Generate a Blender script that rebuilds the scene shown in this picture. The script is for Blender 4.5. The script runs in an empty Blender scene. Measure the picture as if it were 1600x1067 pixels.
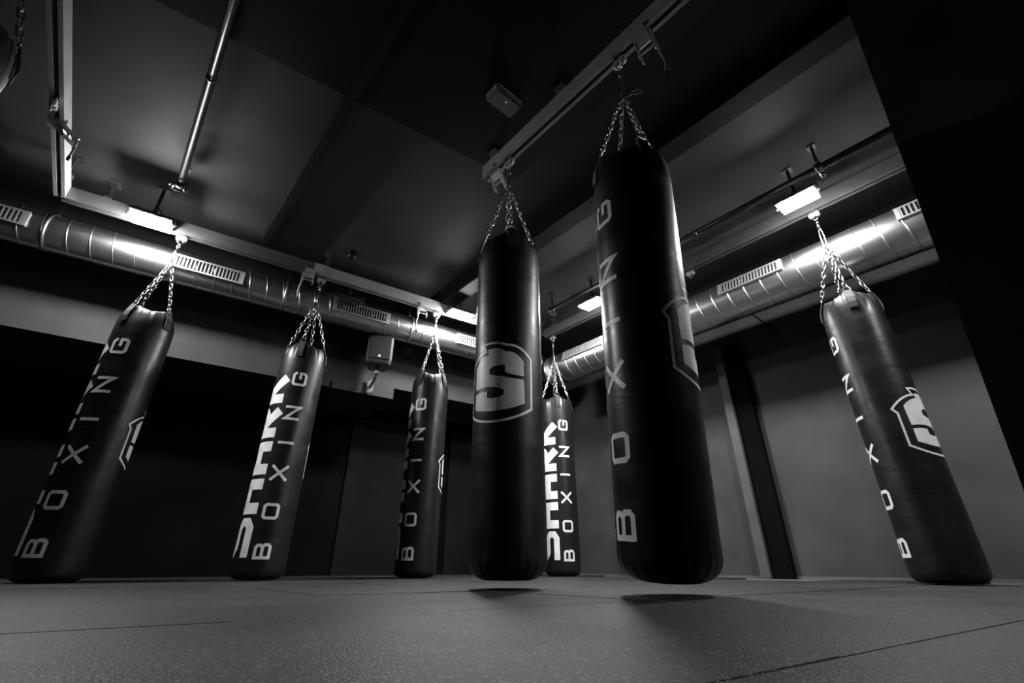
import bpy, bmesh, math, random
from mathutils import Vector, Matrix
from mathutils.geometry import delaunay_2d_cdt
R = math.radians
pi = math.pi
sc = bpy.context.scene
COL = sc.collection

# ------------------------------------------------------------------ camera, world, exposure
EYE = 0.09
cam_d = bpy.data.cameras.new('camera')
cam_d.sensor_width = 36.0
cam_d.lens = 16.094
cam_d.clip_start = 0.01
cam = bpy.data.objects.new('camera', cam_d)
COL.objects.link(cam)
cam.location = (0, 0, EYE)
cam.rotation_euler = (R(90 + 26.17), 0, 0)
sc.camera = cam

world = bpy.data.worlds.new('world')
sc.world = world
world.use_nodes = True
world.node_tree.nodes['Background'].inputs[0].default_value = (0, 0, 0, 1)
world.node_tree.nodes['Background'].inputs[1].default_value = 0.0

sc.view_settings.view_transform = 'Standard'
sc.view_settings.look = 'None'
sc.view_settings.gamma = 1.0
sc.view_settings.use_curve_mapping = False
sc.view_settings.exposure = -0.45
LAMP = 800.0          # radiance of the floodlight lenses

# ------------------------------------------------------------------ materials
MATS = {}
def mat(name, col, rough=0.5, metal=0.0, noise=None, bump=None, spec=0.5, rnoise=None):
    """noise=(scale, amount) varies colour, bump=(scale, strength, distance) relief, rnoise=(scale, amount) gloss"""
    m = bpy.data.materials.new(name)
    m.use_nodes = True
    nt = m.node_tree
    b = nt.nodes['Principled BSDF']
    b.inputs['Base Color'].default_value = (col, col, col, 1)
    b.inputs['Roughness'].default_value = rough
    b.inputs['Metallic'].default_value = metal
    b.inputs['Specular IOR Level'].default_value = spec
    tc = nt.nodes.new('ShaderNodeTexCoord')
    if noise:
        n = nt.nodes.new('ShaderNodeTexNoise'); n.inputs['Scale'].default_value = noise[0]; n.inputs['Detail'].default_value = 6
        nt.links.new(tc.outputs['Object'], n.inputs['Vector'])
        r = nt.nodes.new('ShaderNodeMapRange')
        r.inputs[1].default_value = 0.3; r.inputs[2].default_value = 0.7
        r.inputs[3].default_value = col * (1 - noise[1]); r.inputs[4].default_value = col * (1 + noise[1])
        nt.links.new(n.outputs['Fac'], r.inputs[0])
        nt.links.new(r.outputs[0], b.inputs['Base Color'])
    if rnoise:
        n = nt.nodes.new('ShaderNodeTexNoise'); n.inputs['Scale'].default_value = rnoise[0]; n.inputs['Detail'].default_value = 5
        nt.links.new(tc.outputs['Object'], n.inputs['Vector'])
        r = nt.nodes.new('ShaderNodeMapRange')
        r.inputs[1].default_value = 0.3; r.inputs[2].default_value = 0.7
        r.inputs[3].default_value = rough - rnoise[1]; r.inputs[4].default_value = rough + rnoise[1]
        nt.links.new(n.outputs['Fac'], r.inputs[0])
        nt.links.new(r.outputs[0], b.inputs['Roughness'])
    if bump:
        n = nt.nodes.new('ShaderNodeTexNoise'); n.inputs['Scale'].default_value = bump[0]; n.inputs['Detail'].default_value = 4
        nt.links.new(tc.outputs['Object'], n.inputs['Vector'])
        u = nt.nodes.new('ShaderNodeBump'); u.inputs['Strength'].default_value = bump[1]; u.inputs['Distance'].default_value = bump[2]
        nt.links.new(n.outputs['Fac'], u.inputs['Height'])
        nt.links.new(u.outputs[0], b.inputs['Normal'])
    MATS[name] = m
    return m

mat('black_wall_paint', 0.038, 0.7, spec=0.2, noise=(2.5, 0.25), bump=(60, 0.15, 0.002))
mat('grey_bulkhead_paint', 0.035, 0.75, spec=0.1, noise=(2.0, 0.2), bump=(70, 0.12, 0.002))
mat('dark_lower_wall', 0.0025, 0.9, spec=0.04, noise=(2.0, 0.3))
mat('dark_wall_panel', 0.007, 0.9, spec=0.06, noise=(2.0, 0.3))
mat('ceiling_paint', 0.05, 0.6, spec=0.25, noise=(1.5, 0.2), bump=(25, 0.1, 0.003))
mat('black_beam_paint', 0.008, 0.6, spec=0.2, noise=(2.0, 0.2))
mat('pillar_paint', 0.016, 0.7, spec=0.2, noise=(2.0, 0.25))
mat('concrete', 0.07, 0.8, noise=(6, 0.2))
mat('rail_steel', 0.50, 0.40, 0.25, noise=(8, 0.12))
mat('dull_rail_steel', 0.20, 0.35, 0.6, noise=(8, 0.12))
mat('post_paint', 0.06, 0.6, spec=0.2, noise=(2.5, 0.25))
mat('bracket_steel', 0.35, 0.4, 1.0)
mat('chain_steel', 0.62, 0.18, 1.0)
mat('pipe_steel', 0.045, 0.28, 0.8)
mat('clamp_steel', 0.25, 0.25, 1.0)
mat('duct_steel', 0.66, 0.28, 1.0, noise=(3, 0.10))
mat('duct_seam_steel', 0.62, 0.30, 1.0)
mat('grille_steel', 0.5, 0.4, 0.8)
mat('duct_inside', 0.01, 0.8)
mat('lamp_casing', 0.02, 0.4)
mat('black_plastic', 0.010, 0.45, bump=(200, 0.1, 0.001))
mat('grey_plastic', 0.35, 0.45)
mat('wall_box_paint', 0.05, 0.5)
mat('webbing', 0.010, 0.75, bump=(400, 0.3, 0.001))
mat('white_print', 0.74, 0.42, noise=(14, 0.10), bump=(90, 0.06, 0.001))
mat('strap_rubber', 0.30, 0.5)
mat('off_lens', 0.08, 0.2)

# bag vinyl: glossy black with fine creases running round the bag
def vinyl():
    m = mat('black_vinyl', 0.009, 0.36, spec=0.32)
    nt = m.node_tree; b = nt.nodes['Principled BSDF']
    tc = nt.nodes.new('ShaderNodeTexCoord')
    mp = nt.nodes.new('ShaderNodeMapping'); mp.inputs['Scale'].default_value = (2.2, 2.2, 6.0)
    nt.links.new(tc.outputs['Object'], mp.inputs['Vector'])
    n = nt.nodes.new('ShaderNodeTexNoise'); n.inputs['Scale'].default_value = 1.6; n.inputs['Detail'].default_value = 5
    n.inputs['Distortion'].default_value = 0.6
    nt.links.new(mp.outputs[0], n.inputs['Vector'])
    f = nt.nodes.new('ShaderNodeTexNoise'); f.inputs['Scale'].default_value = 220; f.inputs['Detail'].default_value = 2
    nt.links.new(tc.outputs['Object'], f.inputs['Vector'])
    u = nt.nodes.new('ShaderNodeBump'); u.inputs['Strength'].default_value = 0.24; u.inputs['Distance'].default_value = 0.012
    nt.links.new(n.outputs['Fac'], u.inputs['Height'])
    u2 = nt.nodes.new('ShaderNodeBump'); u2.inputs['Strength'].default_value = 0.12; u2.inputs['Distance'].default_value = 0.001
    nt.links.new(f.outputs['Fac'], u2.inputs['Height']); nt.links.new(u.outputs[0], u2.inputs['Normal'])
    nt.links.new(u2.outputs[0], b.inputs['Normal'])
    r = nt.nodes.new('ShaderNodeMapRange'); r.inputs[1].default_value = .3; r.inputs[2].default_value = .7
    r.inputs[3].default_value = .30; r.inputs[4].default_value = .46
    nt.links.new(n.outputs['Fac'], r.inputs[0]); nt.links.new(r.outputs[0], b.inputs['Roughness'])
vinyl()

# speckled rubber gym mat
def rubber():
    m = mat('speckled_rubber', 0.09, 0.6, spec=0.16)
    nt = m.node_tree; b = nt.nodes['Principled BSDF']
    g = nt.nodes.new('ShaderNodeNewGeometry')
    v = nt.nodes.new('ShaderNodeTexVoronoi'); v.inputs['Scale'].default_value = 260
    nt.links.new(g.outputs['Position'], v.inputs['Vector'])
    sep = nt.nodes.new('ShaderNodeSeparateColor'); nt.links.new(v.outputs['Color'], sep.inputs[0])
    fl = nt.nodes.new('ShaderNodeMapRange'); fl.inputs[1].default_value = .86; fl.inputs[2].default_value = .92
    nt.links.new(sep.outputs[0], fl.inputs[0])
    n = nt.nodes.new('ShaderNodeTexNoise'); n.inputs['Scale'].default_value = 1.7; n.inputs['Detail'].default_value = 7; n.inputs['Roughness'].default_value = .65
    nt.links.new(g.outputs['Position'], n.inputs['Vector'])
    base = nt.nodes.new('ShaderNodeMapRange'); base.inputs[1].default_value = .3; base.inputs[2].default_value = .72
    base.inputs[3].default_value = .007; base.inputs[4].default_value = .020
    nt.links.new(n.outputs['Fac'], base.inputs[0])
    add = nt.nodes.new('ShaderNodeMath'); add.operation = 'MULTIPLY_ADD'; add.inputs[1].default_value = .075
    nt.links.new(fl.outputs[0], add.inputs[0]); nt.links.new(base.outputs[0], add.inputs[2])
    nt.links.new(add.outputs[0], b.inputs['Base Color'])
    f = nt.nodes.new('ShaderNodeTexNoise'); f.inputs['Scale'].default_value = 260; f.inputs['Detail'].default_value = 3
    nt.links.new(g.outputs['Position'], f.inputs['Vector'])
    u = nt.nodes.new('ShaderNodeBump'); u.inputs['Strength'].default_value = .6; u.inputs['Distance'].default_value = .003
    nt.links.new(f.outputs['Fac'], u.inputs['Height']); nt.links.new(u.outputs[0], b.inputs['Normal'])
    r = nt.nodes.new('ShaderNodeMapRange'); r.inputs[1].default_value = .3; r.inputs[2].default_value = .7
    r.inputs[3].default_value = .42; r.inputs[4].default_value = .56
    nt.links.new(n.outputs['Fac'], r.inputs[0]); nt.links.new(r.outputs[0], b.inputs['Roughness'])
rubber()

def emitter(name, strength):
    m = bpy.data.materials.new(name); m.use_nodes = True
    nt = m.node_tree; nt.nodes.clear()
    e = nt.nodes.new('ShaderNodeEmission'); e.inputs[0].default_value = (1, 1, 1, 1); e.inputs[1].default_value = strength
    o = nt.nodes.new('ShaderNodeOutputMaterial'); nt.links.new(e.outputs[0], o.inputs[0])
    MATS[name] = m
emitter('lit_lens', LAMP)
emitter('weak_lit_lens', LAMP*.75)
emitter('led_dot', 0.6)

# ------------------------------------------------------------------ helpers
def add_box(bm, x0, x1, y0, y1, z0, z1, M=None):
    vs = [bm.verts.new(v) for v in ((x0,y0,z0),(x1,y0,z0),(x1,y1,z0),(x0,y1,z0),(x0,y0,z1),(x1,y0,z1),(x1,y1,z1),(x0,y1,z1))]
    if M: 
        for v in vs: v.co = M @ v.co
    for f in ((3,2,1,0),(4,5,6,7),(0,1,5,4),(1,2,6,5),(2,3,7,6),(3,0,4,7)):
        bm.faces.new([vs[i] for i in f])
    return vs

def tube(bm, pts, r, n=10, closed=False, caps=True, rads=None):
    """sweep a circle along a polyline"""
    pts = [Vector(p) for p in pts]
    N = len(pts); rings = []
    up = None
    for i, p in enumerate(pts):
        if closed: t = (pts[(i+1) % N] - pts[i-1]).normalized()
        else: t = (pts[min(i+1, N-1)] - pts[max(i-1, 0)]).normalized()
        if up is None:
            up = Vector((0,0,1)) if abs(t.z) < .9 else Vector((1,0,0))
        a = (up - t * up.dot(t)).normalized(); b = t.cross(a); up = a
        rr = rads[i] if rads else r
        rings.append([bm.verts.new(p + a*math.cos(2*pi*k/n)*rr + b*math.sin(2*pi*k/n)*rr) for k in range(n)])
    for i in range(N if closed else N-1):
        A, B = rings[i], rings[(i+1) % N]
        for k in range(n):
            bm.faces.new((A[k], A[(k+1)%n], B[(k+1)%n], B[k])).smooth = True
    if caps and not closed:
        bm.faces.new(rings[0][::-1]); bm.faces.new(rings[-1])

def extrude_profile(bm, prof, x0, x1):
    """prof: closed list of (y,z); extrude along x"""
    A = [bm.verts.new((x0, y, z)) for y, z in prof]; B = [bm.verts.new((x1, y, z)) for y, z in prof]
    n = len(prof)
    for k in range(n): bm.faces.new((A[k], A[(k+1)%n], B[(k+1)%n], B[k]))
    bm.faces.new(A[::-1]); bm.faces.new(B)

def to_mesh(bm, name, bevel=0.0, seg=2):
    if bevel:
        bmesh.ops.bevel(bm, geom=[e for e in bm.edges], offset=bevel, segments=seg, affect='EDGES', clamp_overlap=True)
    bmesh.ops.recalc_face_normals(bm, faces=bm.faces)
    me = bpy.data.meshes.new(name)
    bm.to_mesh(me); bm.free()
    return me

def obj(name, me, material=None, parent=None, loc=None, rotz=None):
    if isinstance(me, bmesh.types.BMesh): me = to_mesh(me, name)
    if material and not me.materials: me.materials.append(MATS[material])
    o = bpy.data.objects.new(name, me)
    COL.objects.link(o)
    if parent: o.parent = parent
    if loc is not None: o.location = loc
    if rotz is not None: o.rotation_euler = (0, 0, rotz)
    return o

def tag(o, label, cat, group=None):
    o['label'] = label; o['category'] = cat
    if group: o['group'] = group
    return o

def thing(name, label, cat, loc=(0,0,0), rot=(0,0,0), group=None):
    o = bpy.data.objects.new(name, None)
    o.empty_display_size = 0.1
    COL.objects.link(o)
    o.location = loc; o.rotation_euler = rot
    return tag(o, label, cat, group)

def structure(name, me, material, label=None, parent=None, loc=None, rotz=None):
    o = obj(name, me, material, parent, loc, rotz)
    if parent is None:
        o['kind'] = 'structure'
    if label: o['label'] = label
    return o

# the room has two main directions: along the left wall (L) and along the right wall (U)
HL, HU = R(56.6), R(-41.0)
dL = Vector((math.sin(HL), math.cos(HL), 0)); nL = Vector((-math.cos(HL), math.sin(HL), 0))
dU = Vector((math.sin(HU), math.cos(HU), 0)); nU = Vector((math.cos(HU), -math.sin(HU), 0))
def PL(s, w, z=0): return dL*s + nL*w + Vector((0,0,z))
def PU(s, w, z=0): return dU*s + nU*w + Vector((0,0,z))
def PX(wl, wu, z=0):
    det = nL.x*nU.y - nL.y*nU.x
    return Vector(((wl*nU.y - nL.y*wu)/det, (nL.x*wu - wl*nU.x)/det, z))
# local frame: +x along the wall direction, +y away from the camera into the wall, z up
ROT_L = math.atan2(dL.y, dL.x)                      # x=dL, y=nL
ROT_U = math.atan2(-dU.y, -dU.x)                    # x=-dU, y=nU
def box_L(name, s0, s1, w0, w1, z0, z1, material, bevel=0, **k):
    bm = bmesh.new(); add_box(bm, s0, s1, w0, w1, z0, z1)
    return obj_at(name, to_mesh(bm, name, bevel), material, ROT_L, **k)
def box_U(name, s0, s1, w0, w1, z0, z1, material, bevel=0, **k):
    bm = bmesh.new(); add_box(bm, -s1, -s0, w0, w1, z0, z1)
    return obj_at(name, to_mesh(bm, name, bevel), material, ROT_U, **k)
def obj_at(name, me, material, rot, parent=None, struct=True):
    o = obj(name, me, material, parent, rotz=rot if parent is None else None)
    if struct and parent is None: o['kind'] = 'structure'
    return o

CEIL = 2.91
W_LEFT, W_BULK, W_RIGHT, W_BACK, W_SIDE = 5.85, 4.95, 4.9, -3.6, -4.6

# ------------------------------------------------------------------ the setting
def slab(name, corners, z0, z1, material):
    bm = bmesh.new()
    a = [bm.verts.new((c.x, c.y, z0)) for c in corners]; b = [bm.verts.new((c.x, c.y, z1)) for c in corners]
    n = len(corners)
    bm.faces.new(a[::-1]); bm.faces.new(b)
    for k in range(n): bm.faces.new((a[k], a[(k+1)%n], b[(k+1)%n], b[k]))
    o = obj(name, to_mesh(bm, name), material); o['kind'] = 'structure'
    return o

room = [PX(W_BACK-.2, W_SIDE-.2), PX(W_BACK-.2, W_RIGHT+.2), PX(W_LEFT+.2, W_RIGHT+.2), PX(W_LEFT+.2, W_SIDE-.2)]
floor = slab('floor', room, -0.12, -0.012, 'concrete')
floor['label'] = 'grey speckled rubber gym floor laid in rectangular mats'
ceiling = slab('ceiling', room, CEIL, CEIL+.15, 'ceiling_paint')
ceiling['label'] = 'dark painted ceiling of the boxing gym'

# mats: rows along the left wall direction, joints staggered from row to row
MW, ML = 0.78, 1.07
def mat_mesh(seed):
    rnd = random.Random(seed)
    g = .0004
    bm = bmesh.new()
    def ring(inset, z):
        return [bm.verts.new(PX(a, b, z)) for a, b in ((inset, inset), (inset, ML-inset), (MW-inset, ML-inset), (MW-inset, inset))]
    a = ring(g, -.0125); b = ring(g, -.0016); c = ring(g+.0016, 0.0)
    for A, B in ((a, b), (b, c)):
        for k in range(4): bm.faces.new((A[k], A[(k+1)%4], B[(k+1)%4], B[k]))
    bm.faces.new(c); bm.faces.new(a[::-1])
    return to_mesh(bm, 'floor_mat')
mm = mat_mesh(1)
rnd = random.Random(7)
offs = {0: .68, 1: .255, -1: 1.12}
k0 = math.floor((W_BACK - .31)/MW); k1 = math.ceil((W_LEFT - .31)/MW)
for k in range(k0+1, k1-1):
    wl = .31 + MW*k
    off = offs.get(k, .68 if k % 2 == 0 else .255)
    j = math.ceil((W_SIDE - off)/ML)
    while off + (j+1)*ML < W_RIGHT:
        o = obj('floor_mat', mm, 'speckled_rubber', floor, loc=PX(wl, off + j*ML, rnd.uniform(-.0012, .0008)))
        o.rotation_euler = (rnd.uniform(-.0006, .0006), rnd.uniform(-.0006, .0006), 0)
        j += 1

# left wall: black lower wall set back under a painted bulkhead
s_corner = PX(W_LEFT, W_RIGHT).dot(dL)
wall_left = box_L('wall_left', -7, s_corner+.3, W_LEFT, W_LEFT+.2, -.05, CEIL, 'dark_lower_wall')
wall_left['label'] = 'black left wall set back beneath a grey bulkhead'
s_b = PX(W_BULK, W_RIGHT).dot(dL)
b1 = box_L('bulkhead', -7, 1.62, W_BULK, W_LEFT, 1.82, CEIL, 'grey_bulkhead_paint', parent=wall_left)
b2 = box_L('bulkhead', 1.62, s_b+.1, W_BULK, W_LEFT, 1.95, CEIL, 'grey_bulkhead_paint', parent=wall_left)
t = box_L('edge_board', -7, 0.9, W_BULK-.02, W_BULK, 1.82, 1.90, 'grey_bulkhead_paint', parent=wall_left)
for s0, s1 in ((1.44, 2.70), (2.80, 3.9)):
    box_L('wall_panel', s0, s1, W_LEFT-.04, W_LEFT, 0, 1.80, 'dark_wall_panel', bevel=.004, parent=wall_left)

wall_right = box_U('wall_right', -4.6, PX(W_LEFT, W_RIGHT).dot(dU)+.3, W_RIGHT, W_RIGHT+.2, -.05, CEIL, 'black_wall_paint')
wall_right['label'] = 'dark scuffed right wall behind the wide duct'
wall_back = box_L('wall_back', -7, 7, W_BACK-.2, W_BACK, -.05, CEIL, 'black_wall_paint')
wall_side = box_U('wall_side', -6, 8, W_SIDE-.2, W_SIDE, -.05, CEIL, 'black_wall_paint')
bb = box_U('baseboard_right', -4.6, PX(W_LEFT, W_RIGHT).dot(dU), W_RIGHT-.02, W_RIGHT, -.012, .012, 'concrete')
bb['label'] = 'thin pale skirting strip along the foot of the right wall'

# pilaster on the right wall
tr = box_U('trim_1', 1.965, 2.055, W_RIGHT-.11, W_RIGHT, -.01, 2.3, 'post_paint', bevel=.004)
tr['label'] = 'narrow upright post standing against the right wall'
tr = box_U('post_shadow_strip', 1.78, 1.965, W_RIGHT-.07, W_RIGHT, -.01, 2.3, 'dark_lower_wall', bevel=.004)  # black strip built in for the shadow the post throws on the wall
tr['label'] = 'black upright strip standing in for the shadow right beside the narrow post'
# downstand beam towards the right wall
tr = box_U('trim_2', -4.5, 5.4, 2.277, 2.447, 2.72, CEIL, 'black_beam_paint', bevel=.006)
tr['label'] = 'black ceiling beam running past the two near bags'
tr = box_U('trim_3', -4.5, 4.35, .47, .535, 2.77, CEIL, 'black_beam_paint', bevel=.004)
tr['label'] = 'thin dark ceiling batten ending above the left rail'
# lower ceiling panel over the middle of the room
cs_ = [PX(W_BACK, -.6), PX(W_BACK, 1.75), PX(2.20, 1.75), PX(2.20, -.6)]
lo = slab('trim_4', cs_, 2.79, CEIL, 'black_beam_paint')
lo['label'] = 'lowered black ceiling panel above the near rail'
# pillar at the right edge
def pillar():
    q = Vector((math.sin(R(58)), math.cos(R(58)), 0)); r = Vector((q.y, -q.x, 0))
    bm = bmesh.new(); lv = []
    for z, a in ((-.01, 46.4), (CEIL, 52.4)):              # its edge leans a little
        e = Vector((math.sin(R(a)), math.cos(R(a)), 0)) * 2.15 + Vector((0,0,z))
        lv.append([bm.verts.new(c) for c in (e, e + r*1.6, e + r*1.6 + q*.1, e + q*.1)])
    bm.faces.new(lv[0][::-1]); bm.faces.new(lv[1])
    for k in range(4): bm.faces.new((lv[0][k], lv[0][(k+1)%4], lv[1][(k+1)%4], lv[1][k]))
    o = obj('trim_5', to_mesh(bm, 'trim_5'), 'pillar_paint'); o['kind'] = 'structure'
    o['label'] = 'black pillar filling the right edge of the view'
pillar()

# ------------------------------------------------------------------ steel rails
def rail_profile(w=.066, h=.115, t=.004, gap=.024):
    a = w/2; g = gap/2; l = .016
    return [(-a,0),(-g,0),(-g,l),(-g-t,l),(-g-t,t),(-a+t,t),(-a+t,h-t),(a-t,h-t),(a-t,t),(g+t,t),(g+t,l),(g,l),(g,0),(a,0),(a,h),(-a,h)]
def rail(label, origin, rot, length, z, hang, zc, split=0):
    """open-bottomed C track hung on brackets; origin is its start, x runs along it"""
    t = thing('ceiling_rail', label, 'rail', (origin.x, origin.y, z), (0,0,rot), 'bag rails')
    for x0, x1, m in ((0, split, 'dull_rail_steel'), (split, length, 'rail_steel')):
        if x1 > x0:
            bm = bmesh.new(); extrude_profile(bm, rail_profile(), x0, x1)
            obj('track', to_mesh(bm, 'track'), m, t)
    if 0 < split < length:
        bm = bmesh.new(); add_box(bm, split-.05, split+.05, -.040, .040, .012, .119); obj('joint_sleeve', to_mesh(bm, 'joint_sleeve', .002), 'rail_steel', t)
    for x in (.0, length):
        bm = bmesh.new(); add_box(bm, x-.003, x+.003, -.034, .034, .03, .118); obj('end_cap', to_mesh(bm, 'end_cap', .001), 'bracket_steel', t)
    for x in hang:
        bm = bmesh.new()
        add_box(bm, x-.025, x+.025, -.045, .045, .115, .123)
        add_box(bm, x-.012, x+.012, -.012, .012, .12, zc - z - .006)
        add_box(bm, x-.035, x+.035, -.05, .05, zc - z - .008, zc - z)
        hg = obj('hanger', to_mesh(bm, 'hanger'), 'bracket_steel', t)
        for yy in (-.034, .034):
            bm = bmesh.new(); tube(bm, [(x, yy, .12), (x, yy, .134)], .007, 6); obj('bolt', to_mesh(bm, 'bolt'), 'chain_steel', hg)
    return t
ZR = 2.62
W_L, W_R, W_M, W_F = 4.134, 3.75, 1.485, -.87
ZR_R = 2.695                       # the right rail hangs a little higher
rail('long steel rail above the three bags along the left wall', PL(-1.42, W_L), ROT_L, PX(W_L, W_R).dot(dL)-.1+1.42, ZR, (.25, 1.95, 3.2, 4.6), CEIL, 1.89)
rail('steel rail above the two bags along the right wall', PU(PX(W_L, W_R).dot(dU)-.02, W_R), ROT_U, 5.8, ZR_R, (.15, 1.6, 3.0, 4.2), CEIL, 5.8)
rail('near steel rail carrying the two large middle bags', PU(2.0, W_M), ROT_U, 3.6, ZR, (.12, .78, 1.7, 2.9), 2.79)
rail('steel rail crossing the top left corner with a pull lever', PU(4.27, W_F), ROT_U, 5.2, ZR, (.15, 1.8, 3.4), CEIL)

# scaffold pipes under the ceiling with clamps at their ends
def clamp_mesh():
    bm = bmesh.new()
    tube(bm, [(-.022,0,0),(.022,0,0)], .040, 16)
    for a in (.6, pi-.6):
        c = Vector((0, math.cos(a)*.055, -math.sin(a)*.035))
        tube(bm, [c + Vector((0,0,.03)), c + Vector((0,0,-.03))], .010, 8)
        tube(bm, [c + Vector((0,0,-.012)), c + Vector((0,0,-.03))], .018, 6)
    tube(bm, [(0,0,.03),(0,0,.10)], .012, 8)
    tube(bm, [(-.006, .052*math.cos(k*pi/8), -.05 - .02*math.sin(k*pi/8)) for k in range(9)], .006, 6)
    return to_mesh(bm, 'clamp')
CLAMP = clamp_mesh()
def pipe(label, s_end, w, z, length, clamps, collars, r=.026):
    t = thing('scaffold_pipe', label, 'pipe', PU(s_end, w, z), (0,0,ROT_U), 'scaffold pipes')
    bm = bmesh.new(); tube(bm, [(0,0,0),(length,0,0)], r, 20); obj('tube', to_mesh(bm, 'tube'), 'pipe_steel', t)
    for x in clamps:
        o = obj('clamp', CLAMP, 'clamp_steel', t, (x,0,0)) 
        bm = bmesh.new(); add_box(bm, -.03, .03, -.03, .03, CEIL - z - .008, CEIL - z); add_box(bm, -.008, .008, -.008, .008, .05, CEIL - z - .004)
        obj('stem', to_mesh(bm, 'stem'), 'lamp_casing', o)
    for x in collars:
        bm = bmesh.new(); tube(bm, [(x-.008,0,0),(x+.008,0,0)], r+.005, 20); obj('collar', to_mesh(bm, 'collar'), 'clamp_steel', t)
pipe('dark round pipe reaching down from the top left edge', 3.72, -.205, 2.76, 5.0, (.03, 2.6), (1.16,))
pipe('dark round pipe under the ceiling above the right lamps', 3.12, 3.29, 2.70, 5.0, (.03, 2.75), (1.8,))

# ------------------------------------------------------------------ ducts
def duct(label, origin, rot, z, r, length, grilles, seam0, bands, closed_end):
    t = thing('ventilation_duct', label, 'duct', (origin.x, origin.y, z), (0,0,rot), 'spiral ducts')
    bm = bmesh.new(); tube(bm, [(length*k/24, 0, 0) for k in range(25)], r, 48)
    obj('tube', to_mesh(bm, 'tube'), 'duct_steel', t)
    # raised lock seam winding round the tube
    bm = bmesh.new(); pitch = .145; turns = length/pitch; n = int(turns*28)
    pts = [(k/28*pitch, r*math.cos(2*pi*k/28)*1.0, r*math.sin(2*pi*k/28)) for k in range(n)]
    tube(bm, pts, .0058, 6); obj('spiral_seam', to_mesh(bm, 'spiral_seam'), 'duct_seam_steel', t)
    for x in bands:
        bm = bmesh.new(); tube(bm, [(x-.012,0,0),(x+.012,0,0)], r+.006, 40)
        add_box(bm, x-.012, x+.012, -.02, .02, r, r+.03)
        add_box(bm, x-.003, x+.003, -.003, .003, r+.02, CEIL - z)
        obj('hanger_band', to_mesh(bm, 'hanger_band'), 'bracket_steel', t)
    # outlet grilles on the room side
    hh = .052
    slat = bmesh.new(); add_box(slat, -.0045, .0045, -.010, .004, -hh+.004, hh-.004); slat = to_mesh(slat, 'slat')
    for x0, x1, ang in grilles:
        # local frame of the grille: x along the duct, -y out of it
        M = Matrix.Rotation(ang, 4, 'X')
        L = x1 - x0
        bm = bmesh.new(); y = -r
        add_box(bm, 0, L, y-.014, y+.006, hh-.005, hh+.008); add_box(bm, 0, L, y-.014, y+.006, -hh-.008, -hh+.005)
        add_box(bm, -.022, .006, y-.014, y+.010, -hh-.010, hh+.010); add_box(bm, L-.006, L+.022, y-.014, y+.010, -hh-.010, hh+.010)
        g = obj('outlet_grille', to_mesh(bm, 'outlet_grille'), 'grille_steel', t)
        g.matrix_local = Matrix.Translation((x0,0,0)) @ M
        bm = bmesh.new(); add_box(bm, 0, L, y-.002, y+.03, -hh, hh); bk = obj('opening', to_mesh(bm, 'opening'), 'duct_inside', g)
        n = max(3, int(L/.027))
        for k in range(n):
            obj('slat', slat, 'grille_steel', g, ((k+.5)*L/n, y-.004, 0))
    if closed_end:
        for x in closed_end:
            bm = bmesh.new(); tube(bm, [(x-.012,0,0),(x+.012,0,0)], r+.009, 48); obj('end_ring', to_mesh(bm, 'end_ring'), 'duct_seam_steel', t)
    return t
S0L = -4.2
duct('slim spiral duct running along the left wall bulkhead', PL(S0L, 4.5), ROT_L, 2.505, .15, 7.55,
     [(-2.3-S0L, -1.62-S0L, R(6)), (-.66-S0L, -.14-S0L, R(6)), (.72-S0L, 1.26-S0L, R(6)), (2.12-S0L, 2.68-S0L, R(6))], 0, (2.7, 4.45, 5.75, 7.0), (7.54,))
S0R = 3.80
duct('wide spiral duct running along the right wall', PU(S0R, 4.03), ROT_U, 2.355, .188, 6.4,
     [(S0R-3.45, S0R-2.88, R(-16)), (S0R-1.46, S0R-.94, R(-16)), (S0R-.10, S0R+.42, R(-16))], 0, (1.2, 3.2, 4.9), (.012,))
# conduit below the right duct
bm = bmesh.new(); tube(bm, [(-3.4, 0, 0), (-1.18, 0, 0)], .012, 10)
tube(bm, [(-1.21, 0, 0), (-1.16, 0, 0)], .022, 10)
for x in (-1.4, -3.2): tube(bm, [(x, 0, 0), (x, W_RIGHT-4.28, 0)], .008, 8)
tag(obj('conduit_pipe', to_mesh(bm, 'conduit_pipe'), 'pipe_steel', None, PU(0, 4.27, 2.30), ROT_U), 'thin dark conduit below the wide right duct', 'conduit')

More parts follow.
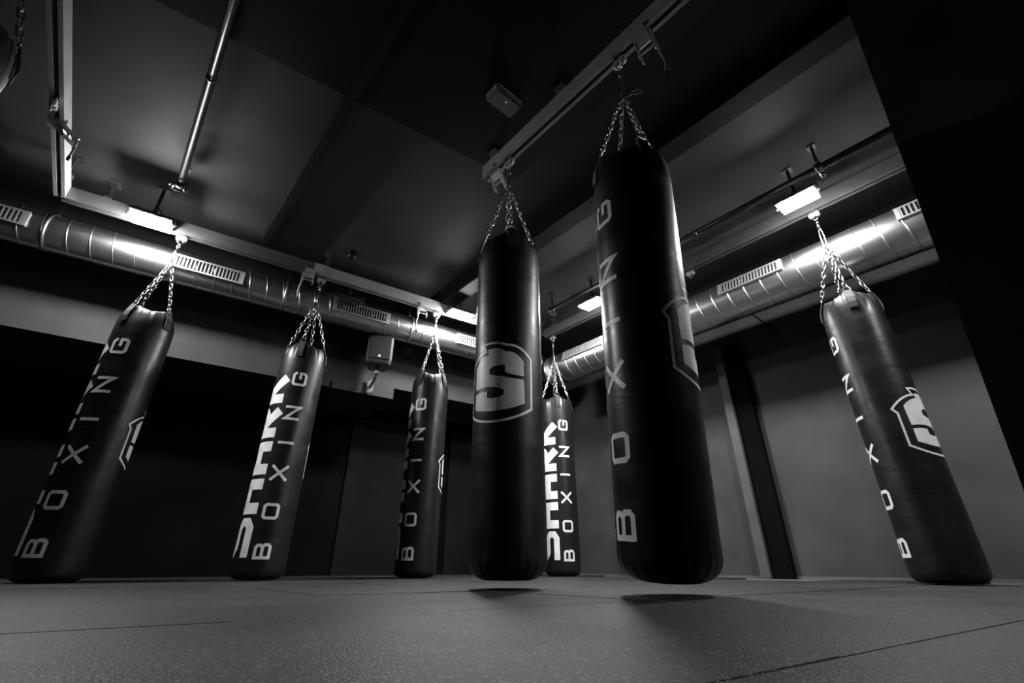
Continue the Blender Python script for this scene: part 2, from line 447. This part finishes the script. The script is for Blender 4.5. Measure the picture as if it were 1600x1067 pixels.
# ------------------------------------------------------------------ floodlights
def floodlight(label, loc, rot, tilt, lit=True, arm=.20, lens='lit_lens', depth=.008):
    t = thing('floodlight', label, 'floodlight', loc, (0,0,rot), 'ceiling floodlights')
    M = Matrix.Rotation(tilt, 4, 'X')
    w, d = .138, .10
    bm = bmesh.new(); add_box(bm, -w, w, -d, d, 0, .028)
    me = to_mesh(bm, 'casing', .006)
    c = obj('casing', me, 'lamp_casing', t); c.matrix_local = M
    bm = bmesh.new()
    for k in range(9):
        x = -w + .03 + k*(2*w-.06)/8
        add_box(bm, x-.002, x+.002, -d*.8, d*.8, .027, .048)
    obj('cooling_fins', to_mesh(bm, 'cooling_fins'), 'lamp_casing', c)
    bm = bmesh.new(); add_box(bm, -w+.012, w-.012, -d+.012, d-.012, -depth, .002)
    obj('lens', to_mesh(bm, 'lens'), lens if lit else 'off_lens', c)
    bm = bmesh.new()
    add_box(bm, -w-.012, -w-.008, -.014, .014, -.005, .075); add_box(bm, w+.008, w+.012, -.014, .014, -.005, .075)
    add_box(bm, -w-.012, w+.012, -.014, .014, .071, .075)
    add_box(bm, -.010, .010, -.010, .010, .075, arm); add_box(bm, -.035, .035, -.035, .035, arm-.006, arm)
    obj('bracket', to_mesh(bm, 'bracket'), 'lamp_casing', t)
    for sx in (-1, 1):
        bm = bmesh.new(); tube(bm, [(sx*(w+.004),0,.012),(sx*(w+.03),0,.012)], .011, 8); obj('knob', to_mesh(bm, 'knob'), 'lamp_casing', t)
    bm = bmesh.new(); tube(bm, [(.06,.05,.03),(.08,.09,.06),(.05,.08,.10),(.012,.015,.14)], .005, 6); obj('cable', to_mesh(bm, 'cable'), 'lamp_casing', t)
    return t
floodlight('lit floodlight beside the chain of the leftmost bag', PL(-.84, 4.0, 2.59), ROT_L, R(6), arm=CEIL-2.59, depth=.024)
floodlight('lit floodlight behind the tall bag with the front emblem', PL(1.95, 4.0, 2.59), ROT_L, R(6), arm=CEIL-2.59, depth=.012)
floodlight('lit floodlight seen between the two near bags', PU(2.60, 3.40, 2.60), ROT_U, R(7), arm=CEIL-2.60, depth=.010)
floodlight('lit floodlight beside the chain of the rightmost bag', PU(.58, 3.40, 2.60), ROT_U, R(7), arm=CEIL-2.60, depth=.010)
floodlight('unlit black floodlight behind the second bag from the left', PL(.80, 4.22, 2.50), ROT_L, R(20), lit=False, arm=CEIL-2.49)

floodlight('lit floodlight hidden behind the black pillar at the right edge', PU(-1.35, 3.40, 2.60), ROT_U, R(7), arm=CEIL-2.60, depth=.010, lens='weak_lit_lens')

# ------------------------------------------------------------------ trolleys and brakes
def wheel_mesh(r=.018, w=.010):
    bm = bmesh.new(); tube(bm, [(0,-w/2,0),(0,w/2,0)], r, 16); return to_mesh(bm, 'wheel')
WHEEL = wheel_mesh()
def trolley(label, loc, rot):
    t = thing('rail_trolley', label, 'trolley', loc, (0,0,rot), 'rail trolleys')
    bm = bmesh.new()
    add_box(bm, -.032, .032, -.006, .006, -.035, .05)
    obj('plate', to_mesh(bm, 'plate', .002), 'bracket_steel', t)
    for x in (-.02, .02):
        for y in (-.019, .019):
            obj('wheel', WHEEL, 'chain_steel', t, (x, y, .034))
    bm = bmesh.new()
    for sx in (-1, 1):
        tube(bm, [(sx*.02, -.016, -.022), (sx*.02, .016, -.022)], .020, 12)
    obj('guide_roller', to_mesh(bm, 'guide_roller'), 'rail_steel', t)
    bm = bmesh.new(); tube(bm, [(.020*math.sin(a), 0, -.048 - .020*math.cos(a)) for a in [2*pi*k/16 for k in range(16)]], .005, 8, closed=True)
    obj('eye_ring', to_mesh(bm, 'eye_ring'), 'chain_steel', t)
    return t

def brake(label, loc, rot, flip=1, tilt=30):
    t = thing('rail_brake', label, 'brake lever', loc, (0,0,rot), 'rail brakes')
    M = Matrix.Rotation(R(tilt), 4, 'X')
    bm = bmesh.new()
    add_box(bm, -.045, .045, -.042, .042, -.010, -.001); add_box(bm, -.045, .045, -.046, -.038, -.010, .03); add_box(bm, -.045, .045, .038, .046, -.010, .03)
    add_box(bm, -.040, .040, -.008, .008, -.055, -.004, M)
    obj('saddle', to_mesh(bm, 'saddle', .001), 'rail_steel', t)
    for sx in (-1, 1):
        bm = bmesh.new(); add_box(bm, sx*.042-.004, sx*.042+.004, -.012, .012, -.135 if sx*flip < 0 else -.11, -.008, M); obj('arm', to_mesh(bm, 'arm', .001), 'rail_steel', t)
    bm = bmesh.new(); tube(bm, [M @ Vector((-.052,0,-.085)), M @ Vector((.052,0,-.085))], .006, 8); obj('crossbar', to_mesh(bm, 'crossbar'), 'rail_steel', t)
    bm = bmesh.new(); add_box(bm, flip*.054-.005, flip*.054+.005, -.012, .012, -.155, .0, M)
    lv = obj('lever', to_mesh(bm, 'lever'), 'rail_steel', t)
    tip = M @ Vector((flip*.054,0,-.15))
    bm = bmesh.new()
    pts = [tip + Vector((flip*.010*math.sin(k/7*pi), .012*math.sin(k/7*pi*.7), -.145*k/7)) for k in range(8)]
    tube(bm, pts, .0065, 8); obj('pull_handle', to_mesh(bm, 'pull_handle'), 'strap_rubber', lv)
    bm = bmesh.new(); tube(bm, [pts[-1], pts[-1] + Vector((0,0,-.03))], .009, 8); obj('grip', to_mesh(bm, 'grip'), 'black_plastic', lv)
    return t

# ------------------------------------------------------------------ punch bags
RB, LB = .180, 1.83
RING_A = [R(-15 + 90*k) for k in range(4)]
def bag_mesh(fil, pleat, L=LB):
    n = 96
    prof = [(0.0, 0.012*(1 if fil > .07 else .3)), (.06, .006*(1 if fil > .07 else .2)), (RB-fil-.01, .001)]
    for k in range(0, 9):
        a = pi/2*k/8; prof.append((RB - fil + fil*math.sin(a), fil*1.0 - fil*math.cos(a)))
    for k in range(1, 26): 
        prof.append((RB, fil + (L-.16-fil)*k/25))
    prof += [(RB-.001, L-.12), (RB-.005, L-.08), (RB-.012, L-.045), (RB-.022, L-.016), (RB-.032, L-.002), (RB-.042, L-.002), (RB-.052, L-.016), (RB-.065, L-.035), (.05, L-.05), (0, L-.052)]
    bm = bmesh.new(); rings = []
    for r, z in prof:
        if r == 0: rings.append([bm.verts.new((0,0,z))]); continue
        ring = []
        for k in range(n):
            a = 2*pi*k/n; rr, zz = r, z
            top = max(0.0, min(1.0, (z-(L-.14))/.14))
            if top > 0 and r > .1:
                c = math.cos(4*(a - RING_A[0]))
                zz += top**2 * (.018*c)
                rr += top*(-.007 - .006*c) + top*.0035*math.sin(17*a+1.3) + top*.003*math.sin(29*a)
            low = max(0.0, 1 - z/(fil+.05))
            if low > 0 and r > .1:
                rr += low*pleat*(math.sin(23*a) + .6*math.sin(37*a+.7))*math.sin(min(1, z/(fil+.05))*pi)
            ring.append(bm.verts.new((rr*math.sin(a), -rr*math.cos(a), zz)))
        rings.append(ring)
    for A, B in zip(rings, rings[1:]):
        for k in range(n):
            if len(A) == 1: f = bm.faces.new((A[0], B[k], B[(k+1)%n]))
            elif len(B) == 1: f = bm.faces.new((A[k], B[0], A[(k+1)%n]))
            else: f = bm.faces.new((A[k], A[(k+1)%n], B[(k+1)%n], B[k]))
            f.smooth = True
    return to_mesh(bm, 'body')

# --- printed lettering: flat glyphs bent onto the bag
def bend(bm, lift=.0014):
    """x = arc length to the viewer's right, y = height"""
    xs = [v.co.x for v in bm.verts]
    k = math.floor(min(xs)/.016)
    while k*.016 < max(xs):
        bmesh.ops.bisect_plane(bm, geom=bm.verts[:] + bm.edges[:] + bm.faces[:], plane_co=(k*.016, 0, 0), plane_no=(1, 0, 0))
        k += 1
    for v in bm.verts:
        a = v.co.x/RB; r = RB + lift; z = v.co.y
        v.co = (r*math.sin(a), -r*math.cos(a), z)
    for f in bm.faces:
        f.normal_update()
        c = f.calc_center_median(); 
        if f.normal.x*c.x + f.normal.y*c.y < 0: f.normal_flip()
        f.smooth = True

def strip(bm, pts, wd, closed=False):
    pts = [Vector((p[0], p[1])) for p in pts]; N = len(pts); A = []; B = []
    for i, p in enumerate(pts):
        if closed: d0 = (p - pts[i-1]).normalized(); d1 = (pts[(i+1) % N] - p).normalized()
        else:
            d1 = (pts[min(i+1, N-1)] - pts[min(i, N-2)]).normalized(); d0 = (pts[max(i, 1)] - pts[max(i-1, 0)]).normalized()
        n0 = Vector((-d0.y, d0.x)); n1 = Vector((-d1.y, d1.x)); m = (n0+n1)
        m = m.normalized() if m.length > 1e-6 else n0
        k = wd/2/max(.35, m.dot(n0))
        A.append(bm.verts.new((p.x+m.x*k, p.y+m.y*k, 0))); B.append(bm.verts.new((p.x-m.x*k, p.y-m.y*k, 0)))
    for i in range(N if closed else N-1):
        j = (i+1) % N; bm.faces.new((A[i], A[j], B[j], B[i]))

def polygon(bm, pts):
    n = len(pts)
    v, e, f, *_ = delaunay_2d_cdt([Vector(p) for p in pts], [(i, (i+1) % n) for i in range(n)], [], 1, 1e-6)
    vs = [bm.verts.new((p.x, p.y, 0)) for p in v]
    for t in f: bm.faces.new([vs[i] for i in t])

GLYPH = {   # centre lines in a unit box, reading direction x, height y
 'B': [[(.09,.09),(.09,.91),(.74,.91),(.87,.82),(.87,.64),(.74,.53)], [(.09,.52),(.76,.52),(.91,.42),(.91,.19),(.78,.09),(.0,.09)]],
 'O': [[(.2,.09),(.8,.09),(.91,.2),(.91,.8),(.8,.91),(.2,.91),(.09,.8),(.09,.2),'c']],
 'X': [[(.05,.0),(.95,1)], [(.05,1),(.95,.0)]],
 'I': [[(.5,0),(.5,1)]],
 'N': [[(.09,0),(.09,.93),(.91,.07),(.91,1)]],
 'G': [[(.91,.70),(.91,.80),(.8,.91),(.2,.91),(.09,.8),(.09,.2),(.2,.09),(.8,.09),(.91,.2),(.91,.47),(.48,.47)]],
}
HEAVY = {
 'S': [[(1,.89),(.26,.89),(.11,.79),(.11,.61),(.26,.5),(.74,.5),(.89,.39),(.89,.21),(.74,.11),(0,.11)]],
 'H': [[(.17,0),(.17,1)], [(.83,0),(.83,1)], [(.17,.5),(.83,.5)]],
 'A': [[(.17,0),(.17,.76),(.28,.84),(.83,.84),(.83,0)], [(.17,.42),(.83,.42)]],
 'R': [[(.17,0),(.17,1)], [(.17,.84),(.70,.84),(.83,.74),(.83,.58),(.70,.48),(.17,.48)], [(.40,.48),(.86,.0)]],
 'K': [[(.17,0),(.17,1)], [(.25,.45),(.84,1.0)], [(.35,.55),(.86,.0)]],
}
def glyph_mesh(ch, table, z0, z1, arc0, cap, sw):
    """arc0: arc length of the base line (letters stand up towards the viewer's left)"""
    bm = bmesh.new(); L = z1 - z0
    for st in table[ch]:
        closed = st[-1] == 'c'
        p = [q for q in st if q != 'c']
        strip(bm, [(arc0 - q[1]*cap, z0 + q[0]*L) for q in p], sw, closed)
    bend(bm)
    me = bpy.data.meshes.new('printed_letter'); bm.to_mesh(me); bm.free()
    me.materials.append(MATS['white_print'])
    return me
CAP = .113
LETTERS = []
for ch, z0, z1 in (('B',.130,.232),('O',.392,.505),('X',.664,.785),('I',.930,.980),('N',1.138,1.256),('G',1.428,1.548)):
    LETTERS.append(glyph_mesh(ch, GLYPH, z0, z1, CAP/2, CAP, .0205))
for i, ch in enumerate('SHARK'):
    z0 = .140 + i*.2825
    LETTERS.append(glyph_mesh(ch, HEAVY, z0, z0+.262, -R(30)*RB, .262, .058 if ch == 'S' else .078))

def emblem_meshes():
    hw = R(61)*RB; c = R(137)*RB; zb, zt = .675, 1.090
    T = lambda p: (c + p[0]*hw, zb + p[1]*(zt-zb))
    def arc(p, q, bul, n=6):
        (x0,y0),(x1,y1) = p, q; dx, dy = x1-x0, y1-y0
        return [(x0+dx*t - dy*bul*4*t*(1-t), y0+dy*t + dx*bul*4*t*(1-t)) for t in [k/n for k in range(n)]]
    out = [(-1.05,.69),(-.94,.62)] + arc((-.94,.14),(.98,.16),-.08,12) + arc((.98,.16),(.99,.79),0,2) + arc((.99,.79),(.31,.955),-.07,6) + arc((.31,.955),(-.40,.995),-.03,5) + [(-.40,.995)] + arc((-.30,.895),(-1.05,.69),-.06,6)
    bm = bmesh.new(); strip(bm, [T(p) for p in out], .0125, True); bend(bm)
    m1 = bpy.data.meshes.new('emblem_outline'); bm.to_mesh(m1); bm.free(); m1.materials.append(MATS['white_print'])
    S = arc((-.72,.725),(-.20,.845),.05,4) + [(-.20,.845),(-.24,.915),(-.05,.925),(.12,.915)] + arc((.27,.865),(.76,.745),.08,5) + [(.76,.745),(.76,.555),(.52,.56),(.36,.575),(.26,.60),(.26,.685),(.10,.69),(-.05,.68),(-.17,.65),(-.17,.585),(0,.56),(.23,.535),(.45,.515),(.76,.51)]
    S += arc((.78,.215),(-.70,.19),.055,10)[0:] + [(-.70,.19),(-.70,.375),(-.5,.385),(-.23,.375),(-.23,.295),(-.1,.28),(.05,.28),(.23,.31),(.23,.375),(.05,.405),(-.23,.43),(-.5,.435),(-.70,.43)]
    bm = bmesh.new(); polygon(bm, [T(p) for p in S]); bend(bm)
    m2 = bpy.data.meshes.new('emblem_initial'); bm.to_mesh(m2); bm.free(); m2.materials.append(MATS['white_print'])
    return m1, m2
EMBLEM = emblem_meshes()

def link_mesh():
    bm = bmesh.new(); a, b = .014, .0105
    pts = [(b*math.cos(t), 0, b*math.sin(t) + (a if math.sin(t) > 0 else -a)) for t in [2*pi*(k+.5)/12 for k in range(12)]]
    tube(bm, pts, .0040, 6, closed=True)
    me = to_mesh(bm, 'link'); return me
LINK = link_mesh()
def chain_mesh(a, b, sag=0.0):
    a, b = Vector(a), Vector(b); d = b - a; n = max(2, round(d.length/.040)); bm = bmesh.new()
    for k in range(n):
        p = a + d*((k+.5)/n)
        q = d.normalized().to_track_quat('Z', 'Y').to_matrix().to_4x4()
        M = Matrix.Translation(p) @ q @ Matrix.Rotation(pi/2*(k % 2) + .3, 4, 'Z')
        tmp = bmesh.new(); tmp.from_mesh(LINK); tmp.transform(M)
        me = bpy.data.meshes.new('t'); tmp.to_mesh(me); tmp.free(); bm.from_mesh(me); bpy.data.meshes.remove(me)
    return to_mesh(bm, 'chain')
ZRIM = LB + .012
CHAIN_TOP = 2.235 - .02
def fold_tab():
    bm = bmesh.new()
    w = .024
    pts = [(RB+.002, LB-.135), (RB+.003, LB-.09), (RB-.004, LB-.05), (RB-.018, LB-.012), (RB-.026, LB+.014)]
    A = []; 
    for r, z in pts:
        A.append([bm.verts.new((-w, -r, z)), bm.verts.new((w, -r, z)), bm.verts.new((w, -r-.004, z)), bm.verts.new((-w, -r-.004, z))])
    for P_, Q_ in zip(A, A[1:]):
        for k in range(4): bm.faces.new((P_[k], P_[(k+1)%4], Q_[(k+1)%4], Q_[k]))
    bm.faces.new(A[0]); bm.faces.new(A[-1][::-1])
    return to_mesh(bm, 'strap_tab')
TAB = fold_tab()
def dring():
    bm = bmesh.new(); r = RB-.028; z = LB+.016
    tube(bm, [(-.026, -r, z), (.026, -r, z), (.012, -r+.008, z+.030), (-.012, -r+.008, z+.030)], .0035, 6, closed=True)
    return to_mesh(bm, 'ring')
DRING = dring()

def hook_mesh(z0, z1):
    """ring, swivel and snap hook between chain and trolley"""
    bm = bmesh.new()
    tube(bm, [(.017*math.cos(t), 0, z0 + .017*math.sin(t)) for t in [2*pi*k/16 for k in range(16)]], .0045, 8, closed=True)
    c = to_mesh(bm, 'gather_ring')
    bm = bmesh.new(); h = z1 - z0 - .03; zz = z0 + .012
    tube(bm, [(0, .014*math.cos(t), zz + h*.36 + (h*.36)*math.sin(t)) for t in [2*pi*k/20 for k in range(20)]], .0055, 8, closed=True)
    d = to_mesh(bm, 'snap_hook')
    bm = bmesh.new(); tube(bm, [(0,0,zz+h*.70),(0,0,zz+h*.86),(0,0,zz+h*.88)], .010, 10)
    tube(bm, [(.012*math.cos(t), 0, zz + h*.94 + .014*math.sin(t)) for t in [2*pi*k/14 for k in range(14)]], .0045, 8, closed=True)
    e = to_mesh(bm, 'swivel')
    return c, d, e

BODY = {}
def bag(label, az, dist, beta, z0, round_bottom=False, lean=None, trolley_z=2.535):
    key = round_bottom
    if key not in BODY:
        BODY[key] = {'body': bag_mesh(.085 if round_bottom else .055, .0035 if round_bottom else .0012)}
    x, y = dist*math.sin(az), dist*math.cos(az)
    t = thing('punching_bag', label, 'punching bag', (x, y, z0), (0, 0, -az + beta), 'black punching bags')
    if lean is not None:
        foot, head = Vector(lean[0]), Vector(lean[1])
        up = (head - foot).normalized()
        q = Vector((0,0,1)).rotation_difference(up).to_matrix().to_4x4()
        t.matrix_world = Matrix.Translation(foot) @ q @ Matrix.Rotation(-az + beta, 4, 'Z')
        top = (head - foot).length
    else:
        top = trolley_z - z0
    b = obj('body', BODY[key]['body'], 'black_vinyl', t)
    for me in LETTERS: obj('printed_letter', me, None, b)
    obj('emblem_outline', EMBLEM[0], None, b); obj('emblem_initial', EMBLEM[1], None, b)
    zt = 2.315 - .006 if lean is None else top - .22
    for a in RING_A:
        o = obj('strap_tab', TAB, 'webbing', t, rotz=a)
        obj('ring', DRING, 'chain_steel', o)
        r = RB - .034; p = (r*math.sin(a), -r*math.cos(a), LB + .045)
        obj('chain', chain_mesh(p, (.010*math.sin(a), -.010*math.cos(a), zt)), 'chain_steel', t)
    c, d, e = hook_mesh(zt, top)
    obj('gather_ring', c, 'chain_steel', t); obj('snap_hook', d, 'chain_steel', t); obj('swivel', e, 'chain_steel', t)
    return t
def on_rail(n, w, azdeg):
    a = R(azdeg); v = Vector((math.sin(a), math.cos(a), 0)); return a, w/v.dot(n)

specs = [
 ('leftmost fully visible bag, its side letters turned to the left', nL, W_L, -42.1, -35, .006, ROT_L, 'leftmost bag', False),
 ('second bag from the left with large letters along its left side', nL, W_L, -26.4, 0, .006, ROT_L, 'second bag from the left', False),
 ('small far bag hanging left of the bag with the front emblem', nL, W_L, -10.7, -26, .006, ROT_L, 'small far bag left of centre', False),
 ('small far bag seen between the two large near bags', nU, W_R, 5.7, 23, .006, ROT_U, 'small far bag between the near bags', False),
 ('rightmost bag with the emblem on its right side', nU, W_R, 40.4, -66, .006, ROT_U, 'rightmost bag', False),
 ('large near bag whose white emblem faces the viewer', nU, W_M, -.5, -158, .035, ROT_U, 'near bag with the front emblem', True),
]
for lab, n, w, a, be, z0, rot, short, rb in specs:
    az, D = on_rail(n, w, a)
    zr = ZR_R if w == W_R else ZR
    bag(lab, az, D, R(be), z0, rb, trolley_z=zr-.085)
    trolley('steel trolley holding the chain of the ' + short, (D*math.sin(az), D*math.cos(az), zr-.02), rot)
# the nearest bag hangs at a slight slant
az, D = on_rail(nU, W_M, 20.4)
hx, hy = D*math.sin(az), D*math.cos(az)
big = bag('largest nearest bag hanging slightly aslant, letters up its left side', az, D, R(-47), .04, True, lean=((hx-.03, hy+.235, .045), (hx, hy, 2.535)))
bm = bmesh.new()
tube(bm, [(.075 + .028*math.cos(t), .0, 2.30 + .014*math.sin(t)) for t in [2*pi*k/18 for k in range(18)]], .0035, 6, closed=True)
tube(bm, [(.012, 0, 2.275), (.03, 0, 2.285), (.048, 0, 2.298)], .005, 6)
o = obj('loose_clip', to_mesh(bm, 'loose_clip'), 'chain_steel', big); o.rotation_euler = (0, 0, R(50))
trolley('steel trolley holding the chain of the largest nearest bag', (hx, hy, ZR-.02), ROT_U)
# bag cut off by the left edge of the view
az, D = on_rail(-nU, -W_F, -64.2)
bag('bag at the upper left corner, mostly outside the view', az, D, R(100), .03)
trolley('steel trolley of the bag cut off by the left edge', (D*math.sin(az), D*math.cos(az), ZR-.02), ROT_U)

def brake_at(label, P, rot, flip=1, tilt=25, z=ZR): brake(label, (P.x, P.y, z), rot, flip, tilt)
brake_at('lever brake with pale handle right beside the largest bag chain', PU(.66, W_M), ROT_U)
brake_at('lever brake at the end of the near rail', PU(1.90, W_M), ROT_U)
brake_at('lever brake with curved handle on the top left rail', PU(3.42, W_F), ROT_U, 1, 55)
brake_at('lever brake beside the chain of the second bag from the left', PL(.39, W_L), ROT_L, -1, -12)
brake_at('lever brake beside the chain of the small far bag left of centre', PL(1.56, W_L), ROT_L, -1, -12)
brake_at('lever brake with hanging handle on the right rail between the near bags', PU(2.62, W_R), ROT_U, 1, 10, ZR_R)
trolley('empty trolley parked on the top left rail', PU(3.19, W_F, ZR-.02), ROT_U)
trolley('empty trolley on the right rail just beside the largest bag', PU(1.66, W_R, ZR_R-.02), ROT_U)

# ------------------------------------------------------------------ speaker, box, emergency light, sensor
def speaker():
    p = PL(1.30, 4.62, 2.02)
    t = thing('wall_speaker', 'black loudspeaker on a wall bracket below the left duct', 'speaker', p, (0,0,ROT_L + R(-14)))
    bm = bmesh.new()
    A = []
    for z, k in ((0,.90),(.02,.97),(.06,1),(.40,1),(.45,.97),(.48,.88)):
        w = .135*k; d0, d1 = -.13*k, .12*k
        A.append([bm.verts.new(v) for v in ((-w,d0+.03,z),(-w+.03,d0,z),(w-.03,d0,z),(w,d0+.03,z),(w*.72,d1,z),(-w*.72,d1,z))])
    for P_, Q_ in zip(A, A[1:]):
        for k in range(6): bm.faces.new((P_[k], P_[(k+1)%6], Q_[(k+1)%6], Q_[k]))
    bm.faces.new(A[0][::-1]); bm.faces.new(A[-1])
    c = obj('cabinet', to_mesh(bm, 'cabinet', .006), 'black_plastic', t)
    bm = bmesh.new(); add_box(bm, -.105, .105, -.136, -.128, .055, .43); obj('front_grille', to_mesh(bm, 'front_grille', .003), 'black_plastic', c)
    bm = bmesh.new(); add_box(bm, -.016, .016, -.140, -.136, .075, .082)
    tube(bm, [(0,-.140,.092),(0,-.136,.092)], .009, 12)
    obj('badge', to_mesh(bm, 'badge'), 'white_print', c)
    for sx in (-1, 1):
        bm = bmesh.new(); add_box(bm, sx*.118-.008, sx*.118+.008, -.03, .03, .20, .32); obj('handle_recess', to_mesh(bm, 'handle_recess', .004), 'lamp_casing', c)
    bm = bmesh.new()
    tube(bm, [(0,0,.0),(0,0,-.09)], .018, 12); tube(bm, [(0,0,-.085),(-.01,.10,-.10),(-.04,.30,-.13)], .016, 10)
    add_box(bm, -.075, -.005, .27, .285, -.20, -.04)
    obj('bracket', to_mesh(bm, 'bracket'), 'bracket_steel', t)
    bm = bmesh.new(); tube(bm, [(-.03,0,-.05),(.03,0,-.05)], .011, 10); obj('knob', to_mesh(bm, 'knob'), 'clamp_steel', t)
    bm = bmesh.new()
    for x in (-.065, -.015):
        for z in (-.19, -.05): tube(bm, [(x,.262,z),(x,.272,z)], .007, 8)
    obj('bolt', to_mesh(bm, 'bolt'), 'chain_steel', t)
speaker()
def wall_box():
    p = PL(1.70, W_BULK-.05, 2.36)
    t = thing('junction_box', 'small grey box on the bulkhead right of the loudspeaker', 'junction box', p, (0,0,ROT_L))
    bm = bmesh.new(); add_box(bm, -.075, .075, -.03, .05, 0, .12); obj('housing', to_mesh(bm, 'housing', .006), 'wall_box_paint', t)
    bm = bmesh.new(); add_box(bm, -.068, .068, -.036, -.03, .006, .114); obj('lid', to_mesh(bm, 'lid', .003), 'wall_box_paint', t)
wall_box()
def emergency():
    p = PX(1.655, 1.24, 2.79)
    t = thing('emergency_light', 'small grey emergency light box on the dark ceiling', 'emergency light', p, (0,0,ROT_U))
    bm = bmesh.new(); add_box(bm, -.062, .062, -.105, .105, -.055, 0); obj('housing', to_mesh(bm, 'housing', .010), 'grey_plastic', t)
    bm = bmesh.new(); add_box(bm, -.052, .052, -.095, .095, -.060, -.054); obj('diffuser', to_mesh(bm, 'diffuser', .003), 'grey_plastic', t)
    bm = bmesh.new(); tube(bm, [(.02,.0,-.060),(.02,.0,-.064)], .0035, 10); obj('indicator', to_mesh(bm, 'indicator'), 'led_dot', t)
emergency()
def sensor():
    p = PL(.72, 4.0, CEIL)
    t = thing('ceiling_sensor', 'small dark dome sensor above the left rail', 'sensor', p, (0,0,ROT_L))
    bm = bmesh.new(); tube(bm, [(0,0,0),(0,0,-.02)], .06, 20); obj('base', to_mesh(bm, 'base'), 'black_plastic', t)
    bm = bmesh.new(); tube(bm, [(0,0,-.02),(0,0,-.045),(0,0,-.065),(0,0,-.075)], .05, 20, rads=[.05,.047,.032,.010]); obj('dome', to_mesh(bm, 'dome'), 'black_plastic', t)
sensor()
